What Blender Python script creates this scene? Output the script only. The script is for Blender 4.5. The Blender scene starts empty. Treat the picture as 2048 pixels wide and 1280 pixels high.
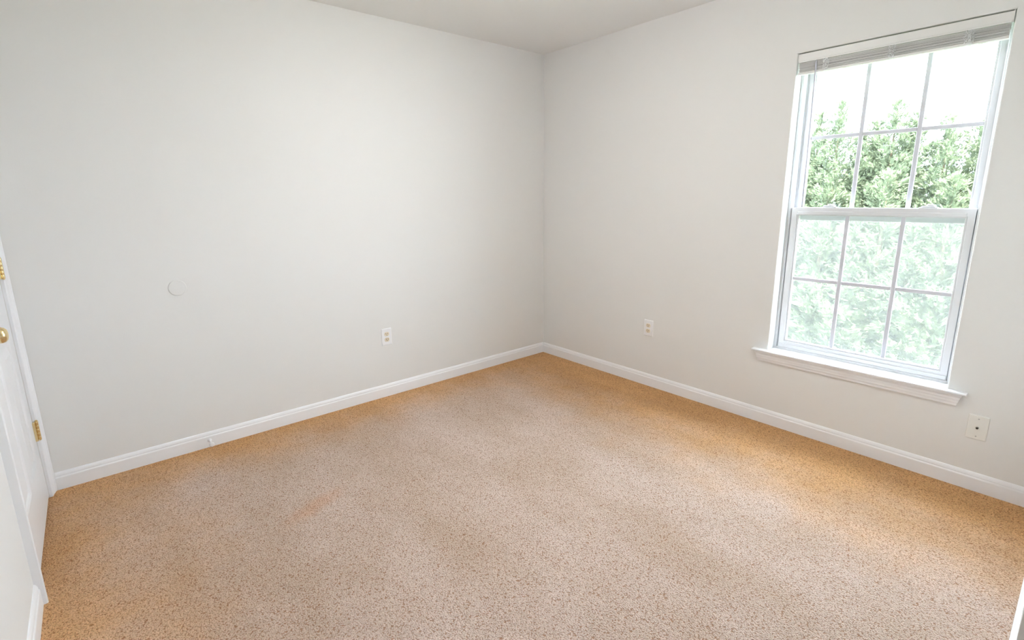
import bpy, bmesh, math, random
import numpy as np
from mathutils import Vector, Matrix

scene = bpy.context.scene
COL = scene.collection

# ---------------------------------------------------------------- camera
F_PX = 995.605
R_ = Vector((0.76750077, -0.64090858, -0.01337021))
U_ = Vector((0.1449847, 0.15323017, 0.97749678))
B_ = -Vector((0.62443735, 0.75216801, -0.21052621))
cam_data = bpy.data.cameras.new('camera')
cam = bpy.data.objects.new('camera', cam_data)
COL.objects.link(cam)
m = Matrix(((R_.x, U_.x, B_.x, -2.97169), (R_.y, U_.y, B_.y, -3.05449), (R_.z, U_.z, B_.z, 1.35345), (0, 0, 0, 1)))
cam.matrix_world = m
cam_data.sensor_width = 36.0
cam_data.lens = 36.0 * F_PX / 2048.0
cam_data.shift_x = 14.342 / 2048.0
cam_data.shift_y = -32.66 / 2048.0
cam_data.clip_start = 0.01
cam_data.clip_end = 200
scene.camera = cam

# ---------------------------------------------------------------- world, sun, exposure
SKY = 11.0
world = bpy.data.worlds.new('sky')
scene.world = world
world.use_nodes = True
bgn = world.node_tree.nodes['Background']
bgn.inputs['Color'].default_value = (0.77, 0.865, 1.0, 1)
bgn.inputs['Strength'].default_value = SKY

sun_data = bpy.data.lights.new('sun', 'SUN')
sun_data.energy = 35.0
sun_data.angle = math.radians(3)
sun_data.color = (1.0, 0.95, 0.86)
sun = bpy.data.objects.new('sun', sun_data)
COL.objects.link(sun)
sun.rotation_euler = Vector((0.50, 0.30, -0.85)).to_track_quat('-Z', 'Y').to_euler()

FILL_LAMP = 37.0          # radiance of the added fill light's frosted dome

vs = scene.view_settings
vs.view_transform = 'Standard'
vs.look = 'None'
vs.exposure = 1.07
vs.gamma = 1.0
vs.use_curve_mapping = False


# ---------------------------------------------------------------- materials
def mat(name, color, rough=0.6, metallic=0.0, spec=0.5):
    mt = bpy.data.materials.new(name)
    mt.use_nodes = True
    b = mt.node_tree.nodes['Principled BSDF']
    b.inputs['Base Color'].default_value = (*color, 1)
    b.inputs['Roughness'].default_value = rough
    b.inputs['Metallic'].default_value = metallic
    b.inputs['Specular IOR Level'].default_value = spec
    return mt


def nd(mt, typ, **kw):
    n = mt.node_tree.nodes.new(typ)
    for k, v in kw.items():
        if k in n.inputs:
            n.inputs[k].default_value = v
        else:
            setattr(n, k, v)
    return n


def lk(mt, a, b):
    mt.node_tree.links.new(a, b)


def add_bump(mt, scale, strength, dist=0.001, detail=3.0):
    tc = nd(mt, 'ShaderNodeTexCoord')
    nz = nd(mt, 'ShaderNodeTexNoise', Scale=scale, Detail=detail)
    bp = nd(mt, 'ShaderNodeBump', Strength=strength, Distance=dist)
    lk(mt, tc.outputs['Object'], nz.inputs['Vector'])
    lk(mt, nz.outputs['Fac'], bp.inputs['Height'])
    lk(mt, bp.outputs['Normal'], mt.node_tree.nodes['Principled BSDF'].inputs['Normal'])


M = {}
M['wall'] = mat('wall_paint', (0.815, 0.808, 0.792), 0.75, spec=0.25)
add_bump(M['wall'], 220, 0.25, 0.0008)
M['ceiling'] = mat('ceiling_paint', (0.88, 0.88, 0.87), 0.85, spec=0.2)
add_bump(M['ceiling'], 180, 0.3, 0.001)
M['trim'] = mat('trim_paint', (0.90, 0.905, 0.925), 0.38)
add_bump(M['trim'], 60, 0.05, 0.0005)
M['door'] = mat('door_paint', (0.86, 0.865, 0.88), 0.4)
add_bump(M['door'], 90, 0.08, 0.0005)
M['vinyl'] = mat('vinyl_white', (0.75, 0.75, 0.77), 0.4)
add_bump(M['vinyl'], 50, 0.03, 0.0004)
M['blind'] = mat('blind_vinyl', (0.80, 0.79, 0.77), 0.45)
add_bump(M['blind'], 80, 0.03, 0.0004)
M['slat'] = mat('slat_vinyl', (0.82, 0.81, 0.79), 0.5)
add_bump(M['slat'], 80, 0.03, 0.0004)
M['cord'] = mat('white_cord', (0.86, 0.86, 0.86), 0.8)
add_bump(M['cord'], 900, 0.3, 0.0005)
M['brass'] = mat('brass', (0.86, 0.71, 0.40), 0.25, 1.0)
add_bump(M['brass'], 140, 0.05, 0.0004)
M['darkslot'] = mat('dark_slot', (0.05, 0.04, 0.03), 0.7)
add_bump(M['darkslot'], 90, 0.05, 0.0004)
M['plate'] = mat('white_plate', (0.90, 0.90, 0.91), 0.35)
add_bump(M['plate'], 90, 0.03, 0.0003)
M['ivory'] = mat('almond_socket', (0.82, 0.72, 0.56), 0.4)
add_bump(M['ivory'], 90, 0.03, 0.0003)
M['creamplate'] = mat('cream_plate', (0.85, 0.84, 0.80), 0.35)
add_bump(M['creamplate'], 90, 0.03, 0.0003)
M['steel'] = mat('steel', (0.55, 0.55, 0.53), 0.35, 1.0)
add_bump(M['steel'], 90, 0.05, 0.0003)
M['darkmetal'] = mat('dark_connector', (0.22, 0.21, 0.17), 0.4, 0.7)
add_bump(M['darkmetal'], 90, 0.05, 0.0003)
M['rubber'] = mat('white_rubber', (0.88, 0.88, 0.9), 0.6)
add_bump(M['rubber'], 90, 0.05, 0.0003)
M['bark'] = mat('bark', (0.10, 0.065, 0.04), 0.9)
add_bump(M['bark'], 18, 0.8, 0.02)
M['grass'] = mat('lawn_grass', (0.06, 0.09, 0.03), 0.9)
add_bump(M['grass'], 30, 0.9, 0.03)

M['grille'] = mat('grille_bars', (0.66, 0.66, 0.71), 0.45)
add_bump(M['grille'], 50, 0.03, 0.0004)

# clear plastic wand
M['wand'] = mat('clear_wand', (0.62, 0.62, 0.70), 0.15)
add_bump(M['wand'], 90, 0.02, 0.0003)


def glass_material():
    mt = bpy.data.materials.new('window_glass')
    mt.use_nodes = True
    nt = mt.node_tree
    nt.nodes.clear()
    out = nd(mt, 'ShaderNodeOutputMaterial')
    tr = nd(mt, 'ShaderNodeBsdfTransparent')
    tr.inputs['Color'].default_value = (0.96, 0.985, 0.975, 1)
    gl = nd(mt, 'ShaderNodeBsdfGlossy', Roughness=0.02)
    lw_ = nd(mt, 'ShaderNodeLayerWeight', Blend=0.5)
    pw_ = nd(mt, 'ShaderNodeMath', operation='POWER')
    lk(mt, lw_.outputs['Facing'], pw_.inputs[0])
    pw_.inputs[1].default_value = 5.0
    fr = nd(mt, 'ShaderNodeMath', operation='MULTIPLY_ADD')
    lk(mt, pw_.outputs[0], fr.inputs[0])
    fr.inputs[1].default_value = 0.9
    fr.inputs[2].default_value = 0.025
    mx = nd(mt, 'ShaderNodeMixShader')
    lk(mt, fr.outputs[0], mx.inputs[0])
    lk(mt, tr.outputs[0], mx.inputs[1])
    lk(mt, gl.outputs[0], mx.inputs[2])
    lk(mt, mx.outputs[0], out.inputs[0])
    return mt


M['glass'] = glass_material()


def screen_material():
    mt = bpy.data.materials.new('insect_screen_mesh')
    mt.use_nodes = True
    nt = mt.node_tree
    nt.nodes.clear()
    out = nd(mt, 'ShaderNodeOutputMaterial')
    tr = nd(mt, 'ShaderNodeBsdfTransparent')
    df = nd(mt, 'ShaderNodeBsdfDiffuse')
    tl = nd(mt, 'ShaderNodeBsdfTranslucent')
    df.inputs['Color'].default_value = (0.44, 0.42, 0.42, 1)
    tl.inputs['Color'].default_value = (0.44, 0.42, 0.42, 1)
    m1 = nd(mt, 'ShaderNodeMixShader')
    m1.inputs[0].default_value = 0.5
    lk(mt, df.outputs[0], m1.inputs[1])
    lk(mt, tl.outputs[0], m1.inputs[2])
    mx = nd(mt, 'ShaderNodeMixShader')
    mx.inputs[0].default_value = 0.11
    lk(mt, tr.outputs[0], mx.inputs[1])
    lk(mt, m1.outputs[0], mx.inputs[2])
    lk(mt, mx.outputs[0], out.inputs[0])
    return mt


M['screen'] = screen_material()


def leaf_material():
    mt = bpy.data.materials.new('conifer_foliage')
    mt.use_nodes = True
    nt = mt.node_tree
    nt.nodes.clear()
    out = nd(mt, 'ShaderNodeOutputMaterial')
    geo = nd(mt, 'ShaderNodeNewGeometry')
    ramp = nd(mt, 'ShaderNodeValToRGB')
    e = ramp.color_ramp.elements
    e[0].position = 0.0
    e[0].color = (0.082, 0.115, 0.070, 1)
    e[1].position = 1.0
    e[1].color = (0.185, 0.210, 0.140, 1)
    lk(mt, geo.outputs['Random Per Island'], ramp.inputs[0])
    df = nd(mt, 'ShaderNodeBsdfDiffuse')
    tl = nd(mt, 'ShaderNodeBsdfTranslucent')
    lk(mt, ramp.outputs[0], df.inputs[0])
    lk(mt, ramp.outputs[0], tl.inputs[0])
    mx = nd(mt, 'ShaderNodeMixShader')
    mx.inputs[0].default_value = 0.3
    lk(mt, df.outputs[0], mx.inputs[1])
    lk(mt, tl.outputs[0], mx.inputs[2])
    lk(mt, mx.outputs[0], out.inputs[0])
    return mt


M['leaf'] = leaf_material()


def fill_lamp_material():  # glowing dome of the unseen light added as room fill
    mt = mat('fill_lamp_glass', (0.95, 0.93, 0.9), 0.5)
    b = mt.node_tree.nodes['Principled BSDF']
    b.inputs['Emission Color'].default_value = (1.0, 0.975, 0.965, 1)
    b.inputs['Emission Strength'].default_value = FILL_LAMP
    return mt


M['fill_lamp'] = fill_lamp_material()


def carpet_material():
    mt = bpy.data.materials.new('beige_cut_pile_carpet')
    mt.use_nodes = True
    b = mt.node_tree.nodes['Principled BSDF']
    tc = nd(mt, 'ShaderNodeTexCoord')
    # tufts
    dist = nd(mt, 'ShaderNodeTexNoise', Scale=120.0, Detail=2.0)
    lk(mt, tc.outputs['Object'], dist.inputs['Vector'])
    wob = nd(mt, 'ShaderNodeMixRGB', blend_type='LINEAR_LIGHT')
    wob.inputs[0].default_value = 0.0025
    lk(mt, tc.outputs['Object'], wob.inputs[1])
    lk(mt, dist.outputs['Color'], wob.inputs[2])
    vor = nd(mt, 'ShaderNodeTexVoronoi', Scale=215.0)
    lk(mt, wob.outputs[0], vor.inputs['Vector'])
    tuft = nd(mt, 'ShaderNodeMapRange')
    tuft.inputs['From Min'].default_value = 0.30
    tuft.inputs['From Max'].default_value = 0.85
    tuft.inputs['To Min'].default_value = 1.0
    tuft.inputs['To Max'].default_value = 0.0
    lk(mt, vor.outputs['Distance'], tuft.inputs['Value'])
    # pile colour: tip and root
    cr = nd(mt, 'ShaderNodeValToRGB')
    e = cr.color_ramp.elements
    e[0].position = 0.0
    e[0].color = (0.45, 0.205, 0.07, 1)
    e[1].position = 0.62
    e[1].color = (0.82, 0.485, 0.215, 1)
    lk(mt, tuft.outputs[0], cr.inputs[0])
    # paler middle: traffic wear plus window sheen painted in; deeper golden by walls
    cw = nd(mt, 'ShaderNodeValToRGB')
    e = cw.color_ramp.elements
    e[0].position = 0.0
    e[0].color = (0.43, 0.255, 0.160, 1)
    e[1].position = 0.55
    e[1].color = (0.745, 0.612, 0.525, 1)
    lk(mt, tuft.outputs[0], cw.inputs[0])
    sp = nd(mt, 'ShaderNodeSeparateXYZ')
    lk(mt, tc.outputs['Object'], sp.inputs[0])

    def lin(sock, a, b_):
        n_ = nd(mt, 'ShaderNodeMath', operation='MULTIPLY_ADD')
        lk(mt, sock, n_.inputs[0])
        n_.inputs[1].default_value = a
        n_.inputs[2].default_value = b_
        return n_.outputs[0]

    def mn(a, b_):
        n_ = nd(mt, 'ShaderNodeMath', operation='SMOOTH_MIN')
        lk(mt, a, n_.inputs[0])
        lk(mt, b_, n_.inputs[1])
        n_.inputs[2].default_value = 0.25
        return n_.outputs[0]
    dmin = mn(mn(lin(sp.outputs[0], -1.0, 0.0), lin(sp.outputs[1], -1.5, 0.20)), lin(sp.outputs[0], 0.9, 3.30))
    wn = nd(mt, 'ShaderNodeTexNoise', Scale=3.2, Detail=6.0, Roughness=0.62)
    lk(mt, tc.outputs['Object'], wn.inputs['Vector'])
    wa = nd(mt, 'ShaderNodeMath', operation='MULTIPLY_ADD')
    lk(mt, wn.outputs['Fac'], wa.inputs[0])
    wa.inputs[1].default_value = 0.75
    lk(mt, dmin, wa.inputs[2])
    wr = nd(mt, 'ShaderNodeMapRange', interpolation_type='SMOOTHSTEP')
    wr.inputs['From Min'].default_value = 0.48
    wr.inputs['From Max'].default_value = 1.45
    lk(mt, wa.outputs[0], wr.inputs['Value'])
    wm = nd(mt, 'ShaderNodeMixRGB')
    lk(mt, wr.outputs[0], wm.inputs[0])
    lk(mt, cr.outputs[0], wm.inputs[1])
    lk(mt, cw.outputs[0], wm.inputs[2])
    # individual tuft tint
    tint = nd(mt, 'ShaderNodeMixRGB', blend_type='MULTIPLY')
    tint.inputs[0].default_value = 1.0
    tr = nd(mt, 'ShaderNodeValToRGB')
    t = tr.color_ramp.elements
    t[0].color = (0.80, 0.76, 0.72, 1)
    t[1].color = (1.08, 1.08, 1.08, 1)
    lk(mt, vor.outputs['Color'], tr.inputs[0])
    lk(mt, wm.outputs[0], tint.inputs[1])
    lk(mt, tr.outputs[0], tint.inputs[2])
    # flattened, vacuumed pile in soft patches
    big = nd(mt, 'ShaderNodeTexNoise', Scale=2.6, Detail=5.0, Roughness=0.6)
    mp = nd(mt, 'ShaderNodeMapping')
    mp.inputs['Rotation'].default_value = (0, 0, math.radians(38))
    mp.inputs['Scale'].default_value = (1.0, 0.45, 1.0)
    lk(mt, tc.outputs['Object'], mp.inputs[0])
    lk(mt, mp.outputs[0], big.inputs['Vector'])
    br = nd(mt, 'ShaderNodeValToRGB')
    e = br.color_ramp.elements
    e[0].position = 0.36
    e[0].color = (0.90, 0.86, 0.80, 1)
    e[1].position = 0.62
    e[1].color = (1.06, 1.06, 1.08, 1)
    lk(mt, big.outputs['Fac'], br.inputs[0])
    pat = nd(mt, 'ShaderNodeMixRGB', blend_type='MULTIPLY')
    pat.inputs[0].default_value = 1.0
    lk(mt, tint.outputs[0], pat.inputs[1])
    lk(mt, br.outputs[0], pat.inputs[2])
    # the orange spill by the door
    sm = nd(mt, 'ShaderNodeMapping')
    sm.vector_type = 'TEXTURE'
    sm.inputs['Location'].default_value = (-2.36, -0.955, 0)
    sm.inputs['Rotation'].default_value = (0, 0, math.radians(22))
    sm.inputs['Scale'].default_value = (0.17, 0.055, 1)
    lk(mt, tc.outputs['Object'], sm.inputs[0])
    ln = nd(mt, 'ShaderNodeVectorMath', operation='LENGTH')
    lk(mt, sm.outputs[0], ln.inputs[0])
    sn = nd(mt, 'ShaderNodeTexNoise', Scale=14.0, Detail=4.0)
    lk(mt, tc.outputs['Object'], sn.inputs['Vector'])
    ad = nd(mt, 'ShaderNodeMath', operation='ADD')
    lk(mt, ln.outputs['Value'], ad.inputs[0])
    lk(mt, sn.outputs['Fac'], ad.inputs[1])
    sr = nd(mt, 'ShaderNodeMapRange')
    sr.inputs['From Min'].default_value = 0.9
    sr.inputs['From Max'].default_value = 1.7
    sr.inputs['To Min'].default_value = 0.5
    sr.inputs['To Max'].default_value = 0.0
    lk(mt, ad.outputs[0], sr.inputs['Value'])
    st = nd(mt, 'ShaderNodeMixRGB', blend_type='MULTIPLY')
    st.inputs[2].default_value = (1.0, 0.74, 0.55, 1)
    lk(mt, sr.outputs[0], st.inputs[0])
    lk(mt, pat.outputs[0], st.inputs[1])
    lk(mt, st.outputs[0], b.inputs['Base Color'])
    b.inputs['Roughness'].default_value = 0.95
    b.inputs['Specular IOR Level'].default_value = 0.1
    b.inputs['Sheen Weight'].default_value = 0.08
    b.inputs['Sheen Roughness'].default_value = 0.5
    b.inputs['Sheen Tint'].default_value = (1.0, 0.95, 0.92, 1)
    # relief
    hm = nd(mt, 'ShaderNodeMath', operation='MULTIPLY_ADD')
    lk(mt, dist.outputs['Fac'], hm.inputs[0])
    hm.inputs[1].default_value = 0.8
    lk(mt, tuft.outputs[0], hm.inputs[2])
    bp = nd(mt, 'ShaderNodeBump', Strength=0.8, Distance=0.005)
    lk(mt, hm.outputs[0], bp.inputs['Height'])
    lk(mt, bp.outputs['Normal'], b.inputs['Normal'])
    return mt


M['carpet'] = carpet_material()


# ---------------------------------------------------------------- mesh helpers
def box(bm, x0, x1, y0, y1, z0, z1, bev=0.0, seg=1):
    x0, x1 = sorted((x0, x1)); y0, y1 = sorted((y0, y1)); z0, z1 = sorted((z0, z1))
    vs_ = [bm.verts.new(p) for p in ((x0, y0, z0), (x1, y0, z0), (x1, y1, z0), (x0, y1, z0),
                                     (x0, y0, z1), (x1, y0, z1), (x1, y1, z1), (x0, y1, z1))]
    fs = [bm.faces.new([vs_[i] for i in f]) for f in ((0, 3, 2, 1), (4, 5, 6, 7), (0, 1, 5, 4), (1, 2, 6, 5), (2, 3, 7, 6), (3, 0, 4, 7))]
    if bev > 0:
        es = list({e for f in fs for e in f.edges})
        bmesh.ops.bevel(bm, geom=es, offset=bev, segments=seg, affect='EDGES', profile=0.5)


def prism(bm, prof, axis, a, b, bev=0.0):
    """Extrude a closed profile along 'x' or 'y' or 'z' from a to b. prof: list of 2-tuples of the other two axes, in order."""
    def P(t, p):
        if axis == 'x':
            return (t, p[0], p[1])
        if axis == 'y':
            return (p[0], t, p[1])
        return (p[0], p[1], t)
    A = [bm.verts.new(P(a, p)) for p in prof]
    B = [bm.verts.new(P(b, p)) for p in prof]
    n = len(prof)
    fs = [bm.faces.new([A[i], A[(i + 1) % n], B[(i + 1) % n], B[i]]) for i in range(n)]
    fs.append(bm.faces.new(A))
    fs.append(bm.faces.new(B))
    bmesh.ops.recalc_face_normals(bm, faces=fs)
    if bev > 0:
        es = list({e for f in fs[-2:] for e in f.edges})
        bmesh.ops.bevel(bm, geom=es, offset=bev, segments=1, affect='EDGES')


def ring_x(bm, yo, zo, yi, zi, x0, x1, bev=0.0):
    """Rectangular frame in the YZ plane between x0 and x1: outer yo=(a,b), zo; inner yi, zi."""
    def rect(y, z, x):
        return [bm.verts.new((x, *p)) for p in ((y[0], z[0]), (y[1], z[0]), (y[1], z[1]), (y[0], z[1]))]
    of, inf, ob, ib = rect(yo, zo, x0), rect(yi, zi, x0), rect(yo, zo, x1), rect(yi, zi, x1)
    fs = []
    for i in range(4):
        j = (i + 1) % 4
        fs.append(bm.faces.new((of[i], of[j], inf[j], inf[i])))
        fs.append(bm.faces.new((ob[i], ib[i], ib[j], ob[j])))
        fs.append(bm.faces.new((of[i], ob[i], ob[j], of[j])))
        fs.append(bm.faces.new((inf[i], inf[j], ib[j], ib[i])))
    bmesh.ops.recalc_face_normals(bm, faces=fs)
    if bev > 0:
        es = [e for e in {e for f in fs for e in f.edges} if e.is_manifold and e.calc_face_angle(0) > 0.5]
        bmesh.ops.bevel(bm, geom=es, offset=bev, segments=1, affect='EDGES')


def lathe(bm, prof, seg=24, mtx=None):
    """Revolve (radius, height) pairs about local Z, closed with fans, then transform."""
    rings = []
    allv = []
    for r, z in prof:
        if r < 1e-6:
            v = bm.verts.new((0, 0, z)); rings.append([v]); allv.append(v)
        else:
            ring = [bm.verts.new((r * math.cos(2 * math.pi * k / seg), r * math.sin(2 * math.pi * k / seg), z)) for k in range(seg)]
            rings.append(ring); allv += ring
    fs = []
    for a, b in zip(rings, rings[1:]):
        for k in range(seg):
            k2 = (k + 1) % seg
            if len(a) == 1:
                fs.append(bm.faces.new((a[0], b[k], b[k2])))
            elif len(b) == 1:
                fs.append(bm.faces.new((a[k], b[0], a[k2])))
            else:
                fs.append(bm.faces.new((a[k], b[k], b[k2], a[k2])))
    for ring, flip in ((rings[0], True), (rings[-1], False)):
        if len(ring) > 1:
            fs.append(bm.faces.new(ring))
    bmesh.ops.recalc_face_normals(bm, faces=fs)
    if mtx is not None:
        bmesh.ops.transform(bm, matrix=mtx, verts=allv)


def tube(bm, pts, rad, seg=6):
    pts = [Vector(p) for p in pts]
    rings = []
    for i, p in enumerate(pts):
        t = (pts[min(i + 1, len(pts) - 1)] - pts[max(i - 1, 0)]).normalized()
        a = t.cross(Vector((0.31, 0.17, 0.93)))
        if a.length < 1e-3:
            a = t.cross(Vector((1, 0, 0)))
        a.normalize()
        b = t.cross(a)
        r = rad[i] if isinstance(rad, (list, tuple)) else rad
        rings.append([bm.verts.new(p + r * (math.cos(2 * math.pi * k / seg) * a + math.sin(2 * math.pi * k / seg) * b)) for k in range(seg)])
    for A, B in zip(rings, rings[1:]):
        for k in range(seg):
            bm.faces.new((A[k], A[(k + 1) % seg], B[(k + 1) % seg], B[k]))
    bm.faces.new(rings[0][::-1])
    bm.faces.new(rings[-1])


def obj(name, bm, material, parent=None, smooth=False):
    me = bpy.data.meshes.new(name)
    bm.normal_update()
    bm.to_mesh(me)
    bm.free()
    me.materials.append(M[material])
    if smooth:
        for p in me.polygons:
            p.use_smooth = True
        try:
            me.set_sharp_from_angle(angle=math.radians(40))
        except Exception:
            pass
    o = bpy.data.objects.new(name, me)
    COL.objects.link(o)
    if parent is not None:
        o.parent = parent
        # parts are modelled in world coordinates: undo the thing's own offset, sub-parts need none
        o.matrix_parent_inverse = Matrix.Translation(-Vector(parent.location)) if parent.type == 'EMPTY' else Matrix.Identity(4)
    return o


def B():
    return bmesh.new()


def structure(o, label=None, cat=None):
    o['kind'] = 'structure'
    if label:
        o['label'] = label
    if cat:
        o['category'] = cat
    return o


def tag(o, label, cat, group=None):
    o['label'] = label
    o['category'] = cat
    if group:
        o['group'] = group
    return o


def empty(name, loc):
    o = bpy.data.objects.new(name, None)
    o.location = loc
    o.empty_display_size = 0.05
    COL.objects.link(o)
    return o


def one(fn):
    bm = B()
    fn(bm)
    return bm


# ---------------------------------------------------------------- room shell
XL = -3.283          # left wall plane
YF = -3.068          # near (closet) wall plane
H = 2.44
T = 0.14             # wall thickness
CY = -3.78           # back of the closet
CX0, CX1 = -3.2, -1.25   # closet opening
OY0, OY1 = -2.691, -1.888   # window opening
OZ0, OZ1 = 0.441, 2.058
DY0, DY1 = -0.842, -0.066   # door opening in the left wall
DZ = 2.045

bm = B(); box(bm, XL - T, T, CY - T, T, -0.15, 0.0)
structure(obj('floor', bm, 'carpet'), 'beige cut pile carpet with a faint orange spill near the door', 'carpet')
bm = B(); box(bm, XL - T, T, CY - T, T, H, H + 0.15)
structure(obj('ceiling', bm, 'ceiling'), 'plain off-white painted ceiling above the corner', 'ceiling')
bm = B(); box(bm, XL - T, T, 0, T, 0, H)
structure(obj('wall_back', bm, 'wall'), 'long off-white wall left of the corner, with outlet and knob bumper', 'wall')


def window_wall(bm):
    Y = (CY - T, 0.0)
    Z = (0.0, H)
    c = 0.005

    def loop(y, z, x):
        return [bm.verts.new((x, *p)) for p in ((y[0], z[0]), (y[1], z[0]), (y[1], z[1]), (y[0], z[1]))]
    fo = loop(Y, Z, 0)
    fi = loop((OY0 - c, OY1 + c), (OZ0 - c, OZ1 + c), 0)
    ri = loop((OY0 - 0.0015, OY1 + 0.0015), (OZ0 - 0.0015, OZ1 + 0.0015), 0.0015)
    r2 = loop((OY0, OY1), (OZ0, OZ1), c)
    bi = loop((OY0, OY1), (OZ0, OZ1), T)
    bo = loop(Y, Z, T)
    seq = [fo, fi, ri, r2, bi, bo, fo]
    fs = []
    for a, b in zip(seq, seq[1:]):
        for i in range(4):
            j = (i + 1) % 4
            fs.append(bm.faces.new((a[i], a[j], b[j], b[i])))
    bmesh.ops.recalc_face_normals(bm, faces=fs)


bm = B(); window_wall(bm)
structure(obj('wall_right', bm, 'wall'), 'off-white wall with the window in it', 'wall')

bm = B()
box(bm, XL - T, XL, DY1, 0, 0, H)
box(bm, XL - T, XL, CY - T, DY0, 0, H)
box(bm, XL - T, XL, DY0, DY1, DZ, H)
bmesh.ops.remove_doubles(bm, verts=bm.verts, dist=1e-5)
structure(obj('wall_left', bm, 'wall'), 'off-white wall around the door at the left edge', 'wall')

bm = B()
box(bm, CX1, 0, YF - 0.1, YF, 0, H)
box(bm, XL, CX0, YF - 0.1, YF, 0, H)
box(bm, CX0, CX1, YF - 0.1, YF, 2.06, H)
structure(obj('wall_front', bm, 'wall'), 'off-white near wall with an open closet doorway', 'wall')
bm = B(); box(bm, XL, 0, CY - T, CY, 0, H)
structure(obj('wall_closet', bm, 'wall'), 'off-white rear wall of the closet behind the doorway', 'wall')

bm = B(); box(bm, XL - T - 0.12, XL - T - 0.001, -1.1, 0.2, 0, 2.3)  # panel added to keep outdoor light from leaking under the door
structure(obj('wall_light_block', bm, 'wall'), 'unseen off-white panel behind the closed door, added to stop light leaking in', 'wall')

# baseboards -----------------------------------------------------------
BB = [(0.0, 0.0), (0.013, 0.0), (0.013, 0.060), (0.0115, 0.064), (0.0095, 0.066), (0.0095, 0.072), (0.0075, 0.079), (0.004, 0.085), (0.0, 0.087)]
bm = B(); prism(bm, [(-d, z) for d, z in BB], 'x', XL + 0.026, -0.0005)
structure(obj('baseboard_back', bm, 'trim', smooth=False), 'white baseboard along the long wall left of the corner', 'baseboard')
bm = B(); prism(bm, [(-d, z) for d, z in BB], 'y', -0.013, YF)
structure(obj('baseboard_right', bm, 'trim'), 'white baseboard along the wall under the window', 'baseboard')
bm = B(); prism(bm, [(XL + d, z) for d, z in BB], 'y', DY0 - 0.064, YF)
structure(obj('baseboard_left', bm, 'trim'), 'white baseboard beside the door at the left edge', 'baseboard')
bm = B(); prism(bm, [(YF + d, z) for d, z in BB], 'x', CX1 + 0.002, -0.013)
structure(obj('baseboard_front', bm, 'trim'), 'sliver of white baseboard at the lower right edge', 'baseboard')

# ---------------------------------------------------------------- window
W = empty('window_1', (0.08, (OY0 + OY1) / 2, 0.453))
structure(W, 'white double-hung window with six panes in each sash', 'window')
FZ0, FZ1 = 0.453, OZ1

bm = B()
ring_x(bm, (OY0 + .0005, OY1 - .0005), (FZ0, FZ1 - .0005), (OY0 + 0.017, OY1 - 0.017), (FZ0 + 0.0105, FZ1 - 0.02), 0.086, 0.17, 0.0012)
# interior jamb lip and the ridges of the jamb liner
for s, y in ((-1, OY1), (1, OY0)):
    box(bm, 0.074, 0.087, y + s * 0.0005, y + s * 0.0145, FZ0, FZ1 - .0005, 0.001)
    box(bm, 0.1155, 0.1195, y + s * 0.016, y + s * 0.0225, 1.275, FZ1 - .02, 0.0006)
box(bm, 0.074, 0.087, OY0 + 0.0145, OY1 - 0.0145, FZ0, FZ0 + 0.0125, 0.001)
obj('window_frame', bm, 'vinyl', W)

SY0, SY1 = OY0 + 0.019, OY1 - 0.019      # sash outer edges
GY0, GY1 = -2.637, -1.945                # glass edges
MUN_Y = (-2.176, -2.412)


def sash(name, x0, x1, z0, z1, gz0, gz1, zm, gx, grooves):
    bm = B()
    ring_x(bm, (SY0, SY1), (z0, z1), (GY0 - 0.009, GY1 + 0.009), (gz0 - 0.009, gz1 + 0.008), x0, x1, 0.0015)
    ring_x(bm, (GY0 - 0.009, GY1 + 0.009), (gz0 - 0.009, gz1 + 0.008), (GY0, GY1), (gz0, gz1), x0 + 0.006, x1 - 0.004, 0.0015)
    s = obj(name, bm, 'vinyl', W)
    for fn in grooves:
        g = B(); fn(g); obj('rail_lip', g, 'vinyl', s)
    # flat grille bars between the panes
    for y in MUN_Y:
        g = B(); box(g, gx - 0.004, gx + 0.004, y - 0.0096, y + 0.0096, gz0 - 0.001, gz1 + 0.001, 0.002)
        obj('muntin', g, 'grille', s)
    ys = [GY1] + list(MUN_Y) + [GY0]
    for a, b_ in zip(ys, ys[1:]):
        lo = b_ + (0.0096 if b_ != GY0 else 0)
        hi = a - (0.0096 if a != GY1 else 0)
        g = B(); box(g, gx - 0.004, gx + 0.004, lo, hi, zm - 0.0094, zm + 0.0094, 0.002)
        obj('muntin', g, 'grille', s)
        for za, zb in ((gz0, zm), (zm, gz1)):
            g = B(); box(g, gx - 0.0015, gx + 0.0015, (b_ if b_ == GY0 else b_ + 0.002), (a if a == GY1 else a - 0.002), za + (0.002 if za == zm else 0), zb - (0.002 if zb == zm else 0))
            obj('pane', g, 'glass', s)
    return s


lower = sash('lower_sash', 0.080, 0.114, 0.464, 1.272, 0.512, 1.229, 0.874, 0.098,
             [lambda g: box(g, 0.0750, 0.081, SY0 + 0.002, SY1 - 0.002, 0.4665, 0.487, 0.0015),
              lambda g: box(g, 0.0765, 0.081, SY0 + 0.03, SY1 - 0.03, 1.234, 1.252, 0.0015)])
upper = sash('upper_sash', 0.121, 0.152, 1.202, OZ1 - 0.021, 1.268, 1.995, 1.640, 0.137, [])

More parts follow.
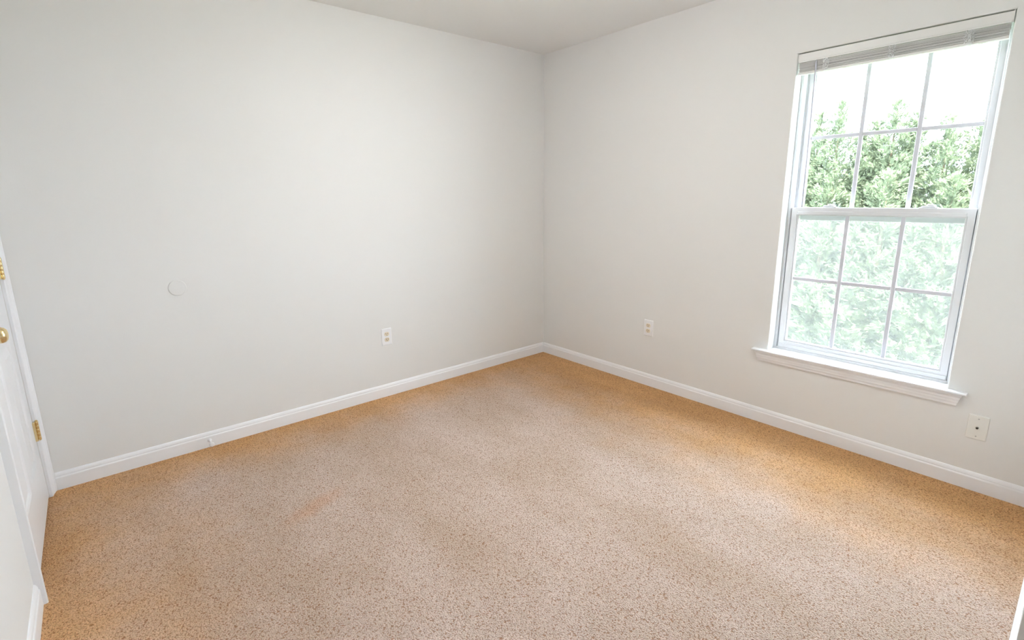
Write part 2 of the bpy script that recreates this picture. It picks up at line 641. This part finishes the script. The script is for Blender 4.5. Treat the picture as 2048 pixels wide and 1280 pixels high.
# two cam locks on the meeting rail
for y in (-2.085, -2.500):
    lkp = B()
    box(lkp, 0.082, 0.112, y - 0.036, y + 0.036, 1.2715, 1.2765, 0.0015)
    box(lkp, 0.086, 0.108, y - 0.026, y + 0.026, 1.2765, 1.2835, 0.002)
    lathe(lkp, [(0.009, 0), (0.009, 0.006), (0.007, 0.008), (0, 0.008)], 16, Matrix.Translation((0.099, y, 1.2830)))
    prism(lkp, [(0.082, y - 0.024), (0.090, y - 0.026), (0.104, y - 0.004), (0.104, y + 0.006), (0.094, y + 0.006)], 'z', 1.2845, 1.2885)
    k = obj('sash_lock', lkp, 'vinyl', lower)
    k['label'] = 'white cam lock on the meeting rail'

# insect screen outside the lower sash
bm = B(); ring_x(bm, (SY0, SY1), (0.463, 1.255), (SY0 + 0.014, SY1 - 0.014), (0.477, 1.241), 0.1585, 0.1665, 0.001)
scr = obj('insect_screen', bm, 'vinyl', W)
bm = B(); box(bm, 0.1622, 0.1628, SY0 + 0.014, SY1 - 0.014, 0.477, 1.241)
o = obj('screen_mesh', bm, 'screen', scr)
o['label'] = 'fine grey insect mesh'

# stool and apron
tr = empty('trim_1', (0.0, (OY0 + OY1) / 2, 0.383))
structure(tr, 'white window stool with moulded apron beneath', 'window sill')
bm = B()
HY0, HY1 = -2.764, -1.808
out = [(-0.038, HY0), (-0.0005, HY0), (-0.0005, OY0 + 0.001), (0.0735, OY0 + 0.001), (0.0735, OY1 - 0.001), (-0.0005, OY1 - 0.001), (-0.0005, HY1), (-0.038, HY1)]
prism(bm, out, 'z', 0.4415, 0.453)
es = [e for e in bm.edges if all(v.co.x < -0.03 for v in e.verts) and abs(e.verts[0].co.z - e.verts[1].co.z) < 1e-6]
bmesh.ops.bevel(bm, geom=es, offset=0.004, segments=3, affect='EDGES', profile=0.5)
obj('stool', bm, 'trim', tr, smooth=True)
AP = [(0.0, 0.4412), (0.026, 0.4412), (0.0265, 0.434), (0.024, 0.4275), (0.0195, 0.4245), (0.0195, 0.4135), (0.0175, 0.411), (0.0165, 0.400), (0.013, 0.393), (0.012, 0.3835), (0.0, 0.3830)]
bm = B()
loops = []
for d, z in AP:
    loops.append([bm.verts.new(p) for p in ((0, -1.849 + d, z), (-d - 1e-5, -1.849 + d, z), (-d - 1e-5, -2.721 - d, z), (0, -2.721 - d, z))])
fs = []
for a, b_ in zip(loops, loops[1:]):
    for i in range(3):
        fs.append(bm.faces.new((a[i], a[i + 1], b_[i + 1], b_[i])))
bmesh.ops.recalc_face_normals(bm, faces=fs)
for f in fs:
    if f.normal.x > 0.3:
        f.normal_flip()
obj('apron', bm, 'trim', tr)

# ---------------------------------------------------------------- raised mini blind
bl = empty('mini_blind', (0.018, (OY0 + OY1) / 2, 2.056))
tag(bl, 'white slatted mini blind pulled up to the top of the window', 'blind')
BY0, BY1 = OY0 + 0.006, OY1 - 0.005
bm = B()
prof = [(0.003, 2.0525), (0.003, 2.018), (0.006, 2.0135), (0.028, 2.0135), (0.031, 2.018), (0.031, 2.0525), (0.0285, 2.0525), (0.0285, 2.019), (0.0055, 2.019), (0.0055, 2.0525)]
prism(bm, prof, 'y', BY0, BY1)
hr = obj('headrail', bm, 'blind', bl)
bm = B(); box(bm, 0.0005, 0.0035, BY0 + 0.002, BY1 - 0.002, 2.0105, 2.018, 0.001)
obj('headrail_lip', bm, 'blind', hr)
for y in (BY0, BY1):
    s = 1 if y == BY0 else -1
    bm = B(); box(bm, 0.0015, 0.034, y, y - s * 0.003, 2.012, 2.0565, 0.0008)
    obj('bracket', bm, 'blind', bl)

rnd = random.Random(3)


def slat_mesh():
    bm = B()
    n = 6
    top, bot = [], []
    for i in range(n + 1):
        t = i / n * 2 - 1
        x = 0.0125 * t
        z = 0.0016 * (1 - t * t)
        top.append((x, z + 0.0006)); bot.append((x, z - 0.0006))
    prism(bm, top + bot[::-1], 'y', BY0 + 0.004 + 2.29, BY1 - 0.003 + 2.29)
    return bm


first = obj('slat', slat_mesh(), 'slat', bl)
NS = 22
z_lo, z_hi = 1.9655, 2.0085
for i in range(NS):
    if i == 0:
        s = first
    else:
        s = first.copy(); COL.objects.link(s); s.parent = bl
    s.matrix_parent_inverse = Matrix.Identity(4)
    z = z_lo + (z_hi - z_lo) * i / (NS - 1)
    s.location = (0.0 + rnd.uniform(-0.0018, 0.0018) - 0.0005, -2.29 - bl.location.y + rnd.uniform(-0.0012, 0.0012), z - bl.location.z)
    s.rotation_euler = (rnd.uniform(-0.0012, 0.0012), rnd.uniform(-0.05, 0.05), rnd.uniform(-0.0008, 0.0008))

bm = B()
prism(bm, [(0.006, 1.952), (0.0275, 1.952), (0.0295, 1.9545), (0.0295, 1.9615), (0.0275, 1.964), (0.006, 1.964), (0.0045, 1.9615), (0.0045, 1.9545)], 'y', BY0 + 0.003, BY1 - 0.002)
obj('bottom_rail', bm, 'blind', bl)
for y in (-2.023, -2.292, -2.560):
    bm = B()
    for k in range(12):
        pts = []
        yo = y + rnd.uniform(-0.013, 0.013)
        z = 2.010
        while z > 1.957:
            pts.append((-0.0005 - rnd.uniform(0, 0.0035), yo + rnd.uniform(-0.006, 0.006), z))
            z -= rnd.uniform(0.003, 0.007)
        tube(bm, pts, 0.0013, 5)
    tube(bm, [(0.0005, y - 0.004, 2.012), (0.0, y - 0.004, 1.953)], 0.0009, 5)
    box(bm, 0.0022, 0.0050, y - 0.010, y + 0.006, 1.953, 1.9635, 0.0008)
    c = obj('ladder_cord', bm, 'cord', bl, smooth=True)
bm = B()
tube(bm, [(0.0, -1.979, 2.011), (-0.003, -1.979, 2.006), (-0.0025, -1.979, 2.001)], 0.0016, 6)
tube(bm, [(-0.0025, -1.979, 2.001), (-0.0005, -1.9815, 1.85), (0.0015, -1.984, 1.60), (0.003, -1.986, 1.275)], [0.0038, 0.0036, 0.0036, 0.0040], 6)
o = obj('tilt_wand', bm, 'wand', bl)
o['label'] = 'slim clear tilt wand'

# ---------------------------------------------------------------- door and casing at the left
D = empty('door_1', (XL, -0.07, 0.0))
structure(D, 'white panelled door with brass hinges at the left edge', 'door')
DX = XL - 0.002      # face of the slab
ya, yb = DY0 + 0.004, DY1 - 0.004


def door_slab(bm):
    # slab face with six sunken panel recesses, each with a raised field
    zs = 0.014
    ze = DZ - 0.006
    w = yb - ya
    st = 0.115
    mull = 0.10
    pw = (w - 2 * st - mull) / 2
    cols = [(ya + st, ya + st + pw), (yb - st - pw, yb - st)]
    rows = [(0.235, 0.80), (0.955, 1.60), (1.71, 1.91)]
    Y = sorted({ya, yb, *[c for p in cols for c in p]})
    Z = sorted({zs, ze, *[c for p in rows for c in p]})
    grid = {}

    def V(x, y, z):
        k = (round(x, 5), round(y, 5), round(z, 5))
        if k not in grid:
            grid[k] = bm.verts.new((x, y, z))
        return grid[k]
    for i in range(len(Y) - 1):
        for j in range(len(Z) - 1):
            y0, y1, z0, z1 = Y[i], Y[i + 1], Z[j], Z[j + 1]
            if (y0, y1) in cols and (z0, z1) in rows:
                rings = []
                for ins, dx in ((0, 0), (0.008, -0.003), (0.014, -0.009), (0.026, -0.009), (0.050, -0.002)):
                    rings.append([V(DX + dx, y0 + ins, z0 + ins), V(DX + dx, y1 - ins, z0 + ins), V(DX + dx, y1 - ins, z1 - ins), V(DX + dx, y0 + ins, z1 - ins)])
                for a, b_ in zip(rings, rings[1:]):
                    for k in range(4):
                        bm.faces.new((a[k], a[(k + 1) % 4], b_[(k + 1) % 4], b_[k]))
                bm.faces.new(rings[-1])
            else:
                bm.faces.new((V(DX, y0, z0), V(DX, y1, z0), V(DX, y1, z1), V(DX, y0, z1)))
    bx = DX - 0.035
    bm.faces.new([V(bx, *p) for p in ((ya, zs), (ya, ze), (yb, ze), (yb, zs))])
    for (p, q) in (((ya, zs), (yb, zs)), ((yb, zs), (yb, ze)), ((yb, ze), (ya, ze)), ((ya, ze), (ya, zs))):
        bm.faces.new((V(DX, *p), V(DX, *q), V(bx, *q), V(bx, *p)))
    bmesh.ops.recalc_face_normals(bm, faces=bm.faces)


bm = B(); door_slab(bm)
obj('door_slab', bm, 'door', D)
# brass knob with rosette
bm = B()
rot = Matrix.Translation((DX, ya + 0.062, 0.929)) @ Matrix.Rotation(math.radians(90), 4, 'Y')
lathe(bm, [(0.0, 0), (0.032, 0), (0.032, 0.003), (0.028, 0.007), (0.013, 0.009), (0.011, 0.022), (0.014, 0.029), (0.022, 0.034), (0.0265, 0.043), (0.0268, 0.050), (0.024, 0.058), (0.017, 0.064), (0.008, 0.066), (0, 0.0665)], 32, rot)
k = obj('knob', bm, 'brass', D, smooth=True)
k['label'] = 'round polished brass knob'
for zc in (0.338, 1.083, 1.845):
    bm = B()
    yh = DY1 - 0.002
    xh = XL + 0.0115
    for q in range(5):
        z0 = zc - 0.0445 + q * 0.0178
        lathe(bm, [(0.0061, 0.0002), (0.0063, 0.0005), (0.0063, 0.0172), (0.0061, 0.0176)], 12, Matrix.Translation((xh, yh, z0)))
    lathe(bm, [(0.0, 0), (0.0035, 0), (0.0050, 0.002), (0.0050, 0.004), (0.003, 0.006), (0, 0.006)], 10, Matrix.Translation((xh, yh, zc + 0.0445)))
    lathe(bm, [(0.0, 0), (0.003, 0.001), (0.0045, 0.003), (0.0045, 0.005), (0, 0.005)], 10, Matrix.Translation((xh, yh, zc - 0.0495)))
    h = obj('hinge', bm, 'brass', D, smooth=True)
    h['label'] = 'brass butt hinge'
    bm = B(); box(bm, DX + 0.0002, XL + 0.0075, yh - 0.021, yh - 0.004, zc - 0.0445, zc + 0.0445, 0.001)
    obj('hinge_leaf', bm, 'brass', h)
    bm = B(); box(bm, XL + 0.003, XL + 0.0105, yh + 0.002, yh + 0.010, zc - 0.0445, zc + 0.0445, 0.001)
    obj('hinge_leaf', bm, 'brass', h)

cs = empty('trim_2', (XL, -0.45, 0.0))
structure(cs, 'white moulded casing around the door at the left edge', 'door casing')
# casing profile: distance from the opening edge -> thickness
CP = [(0.0, 0.0), (0.0, 0.010), (0.004, 0.013), (0.020, 0.014), (0.028, 0.017), (0.044, 0.020), (0.052, 0.025), (0.060, 0.025), (0.062, 0.022), (0.062, 0.0)]
bm = B(); prism(bm, [(XL + t, DY1 + 0.0015 + w) for w, t in CP], 'z', 0.0, DZ + 0.062)
obj('side_casing', bm, 'trim', cs)
bm = B(); prism(bm, [(XL + t, DY0 - 0.0015 - w) for w, t in CP], 'z', 0.0, DZ + 0.062)
obj('side_casing', bm, 'trim', cs)
bm = B(); prism(bm, [(XL + t, DZ + w) for w, t in CP], 'y', DY0 - 0.0015, DY1 + 0.0015)
obj('head_casing', bm, 'trim', cs)
bm = B()
box(bm, XL - T, XL - 0.0375 - 0.002, DY1 - 0.012, DY1 - 0.0005, 0, DZ - 0.0005)
box(bm, XL - T, XL - 0.0375 - 0.002, DY0 + 0.0005, DY0 + 0.012, 0, DZ - 0.0005)
box(bm, XL - T, XL - 0.0375 - 0.002, DY0 + 0.012, DY1 - 0.012, DZ - 0.012, DZ - 0.0005)
obj('stop_jamb', bm, 'trim', cs)

# ---------------------------------------------------------------- wall plates
def rounded_plate(bm, w, h, t, r=0.004):
    """Plate in local XY, thickness along +Z, softened edge."""
    def outline(ins, z):
        pts = []
        a, b_ = w / 2 - ins, h / 2 - ins
        rr = r
        for cx, cy, s in ((a - rr, b_ - rr, 0), (-a + rr, b_ - rr, 90), (-a + rr, -b_ + rr, 180), (a - rr, -b_ + rr, 270)):
            for k in range(4):
                an = math.radians(s + 30 * k)
                pts.append(bm.verts.new((cx + rr * math.cos(an), cy + rr * math.sin(an), z)))
        return pts
    L = [outline(0, 0), outline(0, t * 0.45), outline(0.0018, t * 0.85), outline(0.0045, t)]
    n = len(L[0])
    for a, b_ in zip(L, L[1:]):
        for i in range(n):
            bm.faces.new((a[i], a[(i + 1) % n], b_[(i + 1) % n], b_[i]))
    bm.faces.new(L[-1])
    bm.faces.new(L[0][::-1])


def place(o, mtx):
    o.matrix_parent_inverse = Matrix.Identity(4)
    return o


def outlet(mtx, label):
    e = empty('wall_outlet', (0, 0, 0))
    e.matrix_world = mtx
    tag(e, label, 'outlet', 'duplex outlets low on the walls')
    bm = B(); rounded_plate(bm, 0.074, 0.117, 0.0055)
    place(obj('cover_plate', bm, 'plate', e), mtx)
    for s in (1, -1):
        bm = B()
        cy = s * 0.0195
        pts = []
        for k in range(28):
            an = 2 * math.pi * k / 28
            pts.append((0.0172 * math.cos(an), cy + max(-0.0135, min(0.0135, 0.0172 * math.sin(an)))))
        prism(bm, pts, 'z', 0.0045, 0.0082, 0.0008)
        f = place(obj('receptacle', bm, 'ivory', e), mtx)
        f['label'] = 'almond coloured receptacle face'
        for sx, hh in ((-0.0063, 0.0095), (0.0063, 0.0080)):
            bm = B(); box(bm, sx - 0.0014, sx + 0.0014, cy + 0.003 - hh / 2, cy + 0.003 + hh / 2, 0.0080, 0.0085)
            place(obj('slot', bm, 'darkslot', f), mtx)
        bm = B(); lathe(bm, [(0.0, 0.0080), (0.0026, 0.0080), (0.0026, 0.0085), (0, 0.0085)], 12, Matrix.Translation((0, cy - 0.0075, 0)))
        place(obj('slot', bm, 'darkslot', f), mtx)
    bm = B(); lathe(bm, [(0.0, 0.005), (0.0032, 0.005), (0.0030, 0.0062), (0, 0.0066)], 14)
    place(obj('screw', bm, 'plate', e, smooth=True), mtx)
    return e


# local frame: X across, Y up, Z out of the wall
on_back = lambda x, z: Matrix(((1, 0, 0, x), (0, 0, -1, 0.0), (0, 1, 0, z), (0, 0, 0, 1)))
on_right = lambda y, z: Matrix(((0, 0, -1, 0.0), (-1, 0, 0, y), (0, 1, 0, z), (0, 0, 0, 1)))
outlet(on_back(-1.495, 0.4245), 'white duplex outlet on the long wall left of the corner')
outlet(on_right(-1.073, 0.4255), 'white duplex outlet on the wall between the corner and window')

cm = on_right(-2.8165, 0.3015)
cp = empty('cable_wall_plate', (0, 0, 0)); cp.matrix_world = cm
tag(cp, 'cream wall plate with one coax jack, below the right end of the sill', 'wall plate')
bm = B(); rounded_plate(bm, 0.071, 0.115, 0.006, 0.003)
place(obj('cover_plate', bm, 'creamplate', cp), cm)
bm = B(); lathe(bm, [(0.0, 0.005), (0.0062, 0.005), (0.0062, 0.0078), (0.0, 0.0078)], 6)
j = place(obj('coax_jack', bm, 'steel', cp), cm)
j['label'] = 'metal coax connector'
bm = B(); lathe(bm, [(0.0046, 0.0077), (0.0046, 0.0150), (0.0034, 0.0152), (0.0032, 0.0090), (0.0, 0.0090)], 20)
place(obj('threaded_barrel', bm, 'darkmetal', j, smooth=True), cm)
bm = B(); lathe(bm, [(0.0, 0.0090), (0.0030, 0.0090), (0.0030, 0.0146), (0.0, 0.0146)], 16)
place(obj('socket_core', bm, 'darkslot', j), cm)
for s in (1, -1):
    bm = B(); lathe(bm, [(0.0, 0.005), (0.0034, 0.005), (0.0030, 0.0068), (0, 0.0072)], 14, Matrix.Translation((0, s * 0.0415, 0)))
    place(obj('screw', bm, 'steel', cp, smooth=True), cm)

# knob bumper disc, painted over with the wall
mt_ = on_back(-2.650, 0.911)
e = empty('knob_bumper', (0, 0, 0)); e.matrix_world = mt_
tag(e, 'flat round knob bumper painted the colour of the wall', 'wall bumper')
bm = B(); lathe(bm, [(0.0415, 0.0), (0.0415, 0.0022), (0.0400, 0.0038), (0.037, 0.0046), (0.0355, 0.0042)], 48)
place(obj('rim', bm, 'wall', e, smooth=True), mt_)
bm = B(); lathe(bm, [(0.0352, 0.0030), (0.0352, 0.0048), (0.0, 0.0048)], 48)
place(obj('pad', bm, 'wall', e), mt_)

# door stop on the baseboard
ds = empty('door_stop', (-2.610, -0.013, 0.040))
tag(ds, 'small white door stop sticking out of the baseboard', 'door stop')
rx = Matrix.Translation((-2.610, -0.0125, 0.040)) @ Matrix.Rotation(math.radians(90), 4, 'X')
bm = B(); lathe(bm, [(0.0, 0), (0.0115, 0), (0.0115, 0.002), (0.008, 0.005), (0.0055, 0.008), (0.0045, 0.012), (0.0045, 0.062), (0, 0.062)], 20, rx)
obj('stem', bm, 'rubber', ds, smooth=True)
bm = B(); lathe(bm, [(0.0046, 0.055), (0.0105, 0.056), (0.012, 0.059), (0.012, 0.070), (0.010, 0.0745), (0.006, 0.076), (0, 0.0765)], 20, rx)
obj('rubber_tip', bm, 'rubber', ds, smooth=True)

# ---------------------------------------------------------------- unseen ceiling light above the frame, added to brighten the room
cl = empty('fill_ceiling_light', (-1.62, -1.50, H))
tag(cl, 'unseen round frosted glass ceiling light, added to brighten the room', 'ceiling light')
dn = Matrix.Translation((-1.62, -1.50, H - 0.0605)) @ Matrix.Rotation(math.pi, 4, 'X')
bm = B(); lathe(bm, [(0.0, 0), (0.185, 0), (0.185, 0.018), (0.175, 0.024), (0.160, 0.024), (0.0, 0.022)], 40, dn)
obj('base_pan', bm, 'plate', cl, smooth=True)
bm = B(); lathe(bm, [(0.0, -0.060), (0.07, -0.060), (0.07, -0.045), (0.015, -0.035), (0.012, -0.0005), (0.0, -0.0005)], 32, dn)
obj('canopy', bm, 'plate', cl, smooth=True)
bm = B(); lathe(bm, [(0.158, 0.0245), (0.158, 0.030), (0.150, 0.055), (0.125, 0.082), (0.085, 0.100), (0.04, 0.108), (0, 0.110)], 40, dn)
obj('glass_dome', bm, 'fill_lamp', cl, smooth=True)
bm = B(); lathe(bm, [(0.0, 0.1105), (0.008, 0.111), (0.010, 0.116), (0.006, 0.124), (0, 0.126)], 16, dn)
obj('finial', bm, 'brass', cl, smooth=True)

# ---------------------------------------------------------------- outside: lawn and a row of conifers
GZ = -2.75
bm = B()
n = 24
lw = random.Random(5)
gv = [[bm.verts.new((0.6 + 40 * i / n, -20 + 40 * k / n, GZ + lw.uniform(-0.04, 0.04))) for k in range(n + 1)] for i in range(n + 1)]
for i in range(n):
    for k in range(n):
        bm.faces.new((gv[i][k], gv[i + 1][k], gv[i + 1][k + 1], gv[i][k + 1]))
o = structure(obj('ground', bm, 'grass'), 'green lawn outside under the conifers', 'lawn')

# one flat spray of scale leaves, unit length along +X
def spray_template():
    vts, fcs = [], []

    def leaf(p, ang, L, w, dz):
        d = np.array([math.cos(ang), math.sin(ang), dz]); s = np.array([-math.sin(ang), math.cos(ang), 0])
        p = np.array(p)
        i = len(vts)
        vts.extend([p - s * w, p + s * w, p + d * L])
        fcs.append((i, i + 1, i + 2))
    leaf((0, 0, 0), 0, 1.0, 0.030, 0)
    for t, L in ((0.10, 0.42), (0.27, 0.44), (0.44, 0.40), (0.61, 0.32), (0.78, 0.22)):
        leaf((t, 0, 0), 0.62, L, 0.034, -0.06)
        leaf((t + 0.06, 0, 0), -0.62, L, 0.034, -0.06)
    return np.array(vts), np.array(fcs)


SV, SF = spray_template()


def foliage_mesh(name, leaders, rng, zbase, dens=1.0):
    P, D_, L_ = [], [], []
    for (ox, oy, zt, rmax) in leaders:
        hgt = zt - zbase
        # the leading shoot itself
        nb = int(66 * hgt / 5.5)
        ntop = int(70 * min(1.0, dens + 0.2)) if zt > 2.3 else 25
        for b_ in range(nb + ntop):
            u = (b_ + rng.random()) / nb if b_ < nb else 1 - 0.42 * ((b_ - nb + rng.random()) / ntop) ** 1.2
            h = zbase + 0.15 + u * (hgt - 0.2)
            t = (h - zbase) / hgt
            rad = rmax * min(1.0, 0.55 + 1.6 * t) * (1 - t) ** 0.62 + 0.05
            rad = max(rad * 0.9, 0.06 + 0.22 * min(1.0, (zt - h) / 0.8)) * rng.uniform(0.75, 1.2)
            phi = b_ * 2.399963 + rng.uniform(-0.4, 0.4)
            el = rng.uniform(0.45, 0.95) + 0.25 * max(0.0, t - 0.6)
            dr = np.array([math.cos(phi) * math.cos(el), math.sin(phi) * math.cos(el), math.sin(el)])
            blen = rad / math.cos(el)
            blen = min(blen, max(0.12, (zt - h) / math.sin(el)))
            base = np.array([ox, oy, h])
            ns = max(int(24 * dens), int(dens * 185 * min(1.0, blen / 1.1)))
            s = rng.uniform(0.18, 1.0, ns) ** 0.75
            spread = 0.21 * min(1.0, blen)
            off = rng.normal(0, 1, (ns, 3)) * (spread * (1.15 - s))[:, None]
            pos = base + dr * (s * blen)[:, None] + off
            pos[:, 2] -= 0.10 * s ** 2 * blen
            dv = dr + rng.normal(0, 0.42, (ns, 3)) + off * 2.2
            dv[:, 2] -= 0.12
            dv /= np.linalg.norm(dv, axis=1)[:, None]
            P.append(pos); D_.append(dv); L_.append(rng.uniform(0.07, 0.15, ns) * (0.62 + 0.45 * (1 - t)))
        ns = 90
        s = rng.uniform(0.0, 1.0, ns)
        pos = np.array([ox, oy, zt]) + np.stack([rng.normal(0, .015, ns), rng.normal(0, .015, ns), -0.55 * s], 1)
        dv = np.stack([rng.normal(0, .5, ns), rng.normal(0, .5, ns), np.full(ns, 1.0)], 1)
        dv /= np.linalg.norm(dv, axis=1)[:, None]
        P.append(pos); D_.append(dv); L_.append(rng.uniform(0.08, 0.16, ns))
        # dense inner growth around the stem
        ni = int(1500 * dens)
        t = rng.uniform(0, 1, ni) ** 0.8
        rad = (rmax * np.minimum(1.0, 0.55 + 1.6 * t) * (1 - t) ** 0.62) * 0.62 * np.sqrt(rng.uniform(0, 1, ni))
        ph = rng.uniform(0, 2 * math.pi, ni)
        pos = np.stack([ox + rad * np.cos(ph), oy + rad * np.sin(ph), zbase + t * (hgt - 0.35)], 1)
        dv = np.stack([np.cos(ph), np.sin(ph), np.full(ni, 0.8)], 1) + rng.normal(0, 0.5, (ni, 3))
        dv /= np.linalg.norm(dv, axis=1)[:, None]
        P.append(pos); D_.append(dv); L_.append(rng.uniform(0.18, 0.32, ni) * (1.05 - 0.6 * t))
    P = np.concatenate(P); D_ = np.concatenate(D_); L_ = np.concatenate(L_)
    n_ = len(P)
    up = rng.normal(0, 0.45, (n_, 3)) + np.array([0, 0, 1.0])
    Yv = np.cross(up, D_); Yv /= np.linalg.norm(Yv, axis=1)[:, None]
    Zv = np.cross(D_, Yv)
    V = (P[:, None, :] + L_[:, None, None] * (SV[None, :, 0:1] * D_[:, None, :] + SV[None, :, 1:2] * Yv[:, None, :] + SV[None, :, 2:3] * Zv[:, None, :])).reshape(-1, 3)
    Fc = (SF[None] + (np.arange(n_) * len(SV))[:, None, None]).reshape(-1, 3)
    me = bpy.data.meshes.new(name)
    me.vertices.add(len(V)); me.vertices.foreach_set('co', V.astype(np.float32).ravel())
    me.loops.add(Fc.size); me.loops.foreach_set('vertex_index', Fc.astype(np.int32).ravel())
    me.polygons.add(len(Fc)); me.polygons.foreach_set('loop_start', np.arange(0, Fc.size, 3, dtype=np.int32))
    me.update()
    me.materials.append(M['leaf'])
    return me


TREES = [
    ((9.5, 1.05), [(9.35, 0.83, 3.16, 0.95), (9.65, 1.30, 3.02, 0.9), (9.1, 1.55, 2.2, 0.8), (8.9, 0.75, 1.6, 0.75), (9.4, 0.42, 2.45, 0.7)], 'tall feathery green conifer seen through the left panes of the window'),
    ((9.5, -0.20), [(9.45, -0.10, 3.06, 0.95), (9.55, 0.22, 2.72, 0.8), (9.55, -0.42, 2.80, 0.8), (8.9, -0.25, 1.7, 0.8), (8.75, 0.15, 0.9, 0.7)], 'pointed green conifer standing in the middle of the window view'),
    ((9.6, -1.35), [(9.5, -0.92, 2.68, 0.95), (9.7, -1.35, 2.55, 0.9), (9.5, -1.85, 2.75, 0.9), (8.95, -1.20, 1.6, 0.8), (8.9, -0.75, 1.0, 0.7)], 'shorter green conifer seen through the right panes of the window'),
    ((9.6, 2.5), [(9.5, 2.3, 3.1, 1.0), (9.7, 2.8, 2.9, 0.95), (9.1, 2.05, 2.1, 0.8), (8.9, 2.7, 1.5, 0.8)], 'green conifer at the left end of the row outside the window'),
    ((9.6, -2.8), [(9.5, -2.6, 3.0, 1.0), (9.7, -3.1, 2.8, 0.95), (9.0, -2.3, 1.9, 0.8), (8.9, -3.0, 1.5, 0.8)], 'green conifer at the right end of the row outside the window'),
    ((12.2, 0.3), [(12.1, 0.2, 2.75, 1.15), (12.3, 0.9, 2.6, 1.1), (12.3, -0.5, 2.55, 1.1), (11.9, 0.5, 2.2, 1.0)], 'conifer standing behind the gap between the left and middle conifers'),
    ((12.3, -1.9), [(12.2, -1.2, 2.55, 1.1), (12.4, -1.9, 2.6, 1.15), (12.2, -2.6, 2.5, 1.1), (11.9, -1.5, 2.2, 1.0)], 'conifer standing behind the shorter conifer on the right'),
    ((12.2, 2.5), [(12.1, 1.7, 2.6, 1.1), (12.3, 2.4, 2.7, 1.15), (12.2, 3.2, 2.6, 1.1), (11.9, 2.1, 2.2, 1.0)], 'conifer standing behind the tall conifer on the left'),
]
for ti, ((tx, ty), leaders, label) in enumerate(TREES):
    rng = np.random.default_rng(40 + ti)
    e = empty('conifer_tree', (tx, ty, GZ))
    tag(e, label, 'tree', 'row of conifers outside the window')
    bm = B()
    tube(bm, [(tx, ty, GZ - 0.05), (tx + 0.02, ty, GZ + 0.8), (tx - 0.02, ty + 0.02, 0.0), (tx, ty, 1.6)], [0.13, 0.11, 0.075, 0.03], 10)
    for (ox, oy, zt, r) in leaders:
        tube(bm, [(tx, ty, GZ + 0.9), ((tx + ox) / 2, (ty + oy) / 2, GZ + 1.9), (ox, oy, min(0.6, zt - 1.5)), (ox, oy, zt - 0.15)], [0.06, 0.055, 0.04, 0.006], 7)
    obj('trunk', bm, 'bark', e, smooth=True)
    fo = bpy.data.objects.new('foliage', foliage_mesh('foliage', leaders, rng, GZ + 0.35, 1.0 if ti < 3 else 0.45))
    COL.objects.link(fo)
    fo.parent = e
    fo.matrix_parent_inverse = Matrix.Translation(-Vector((tx, ty, GZ)))
    fo['kind'] = 'stuff'
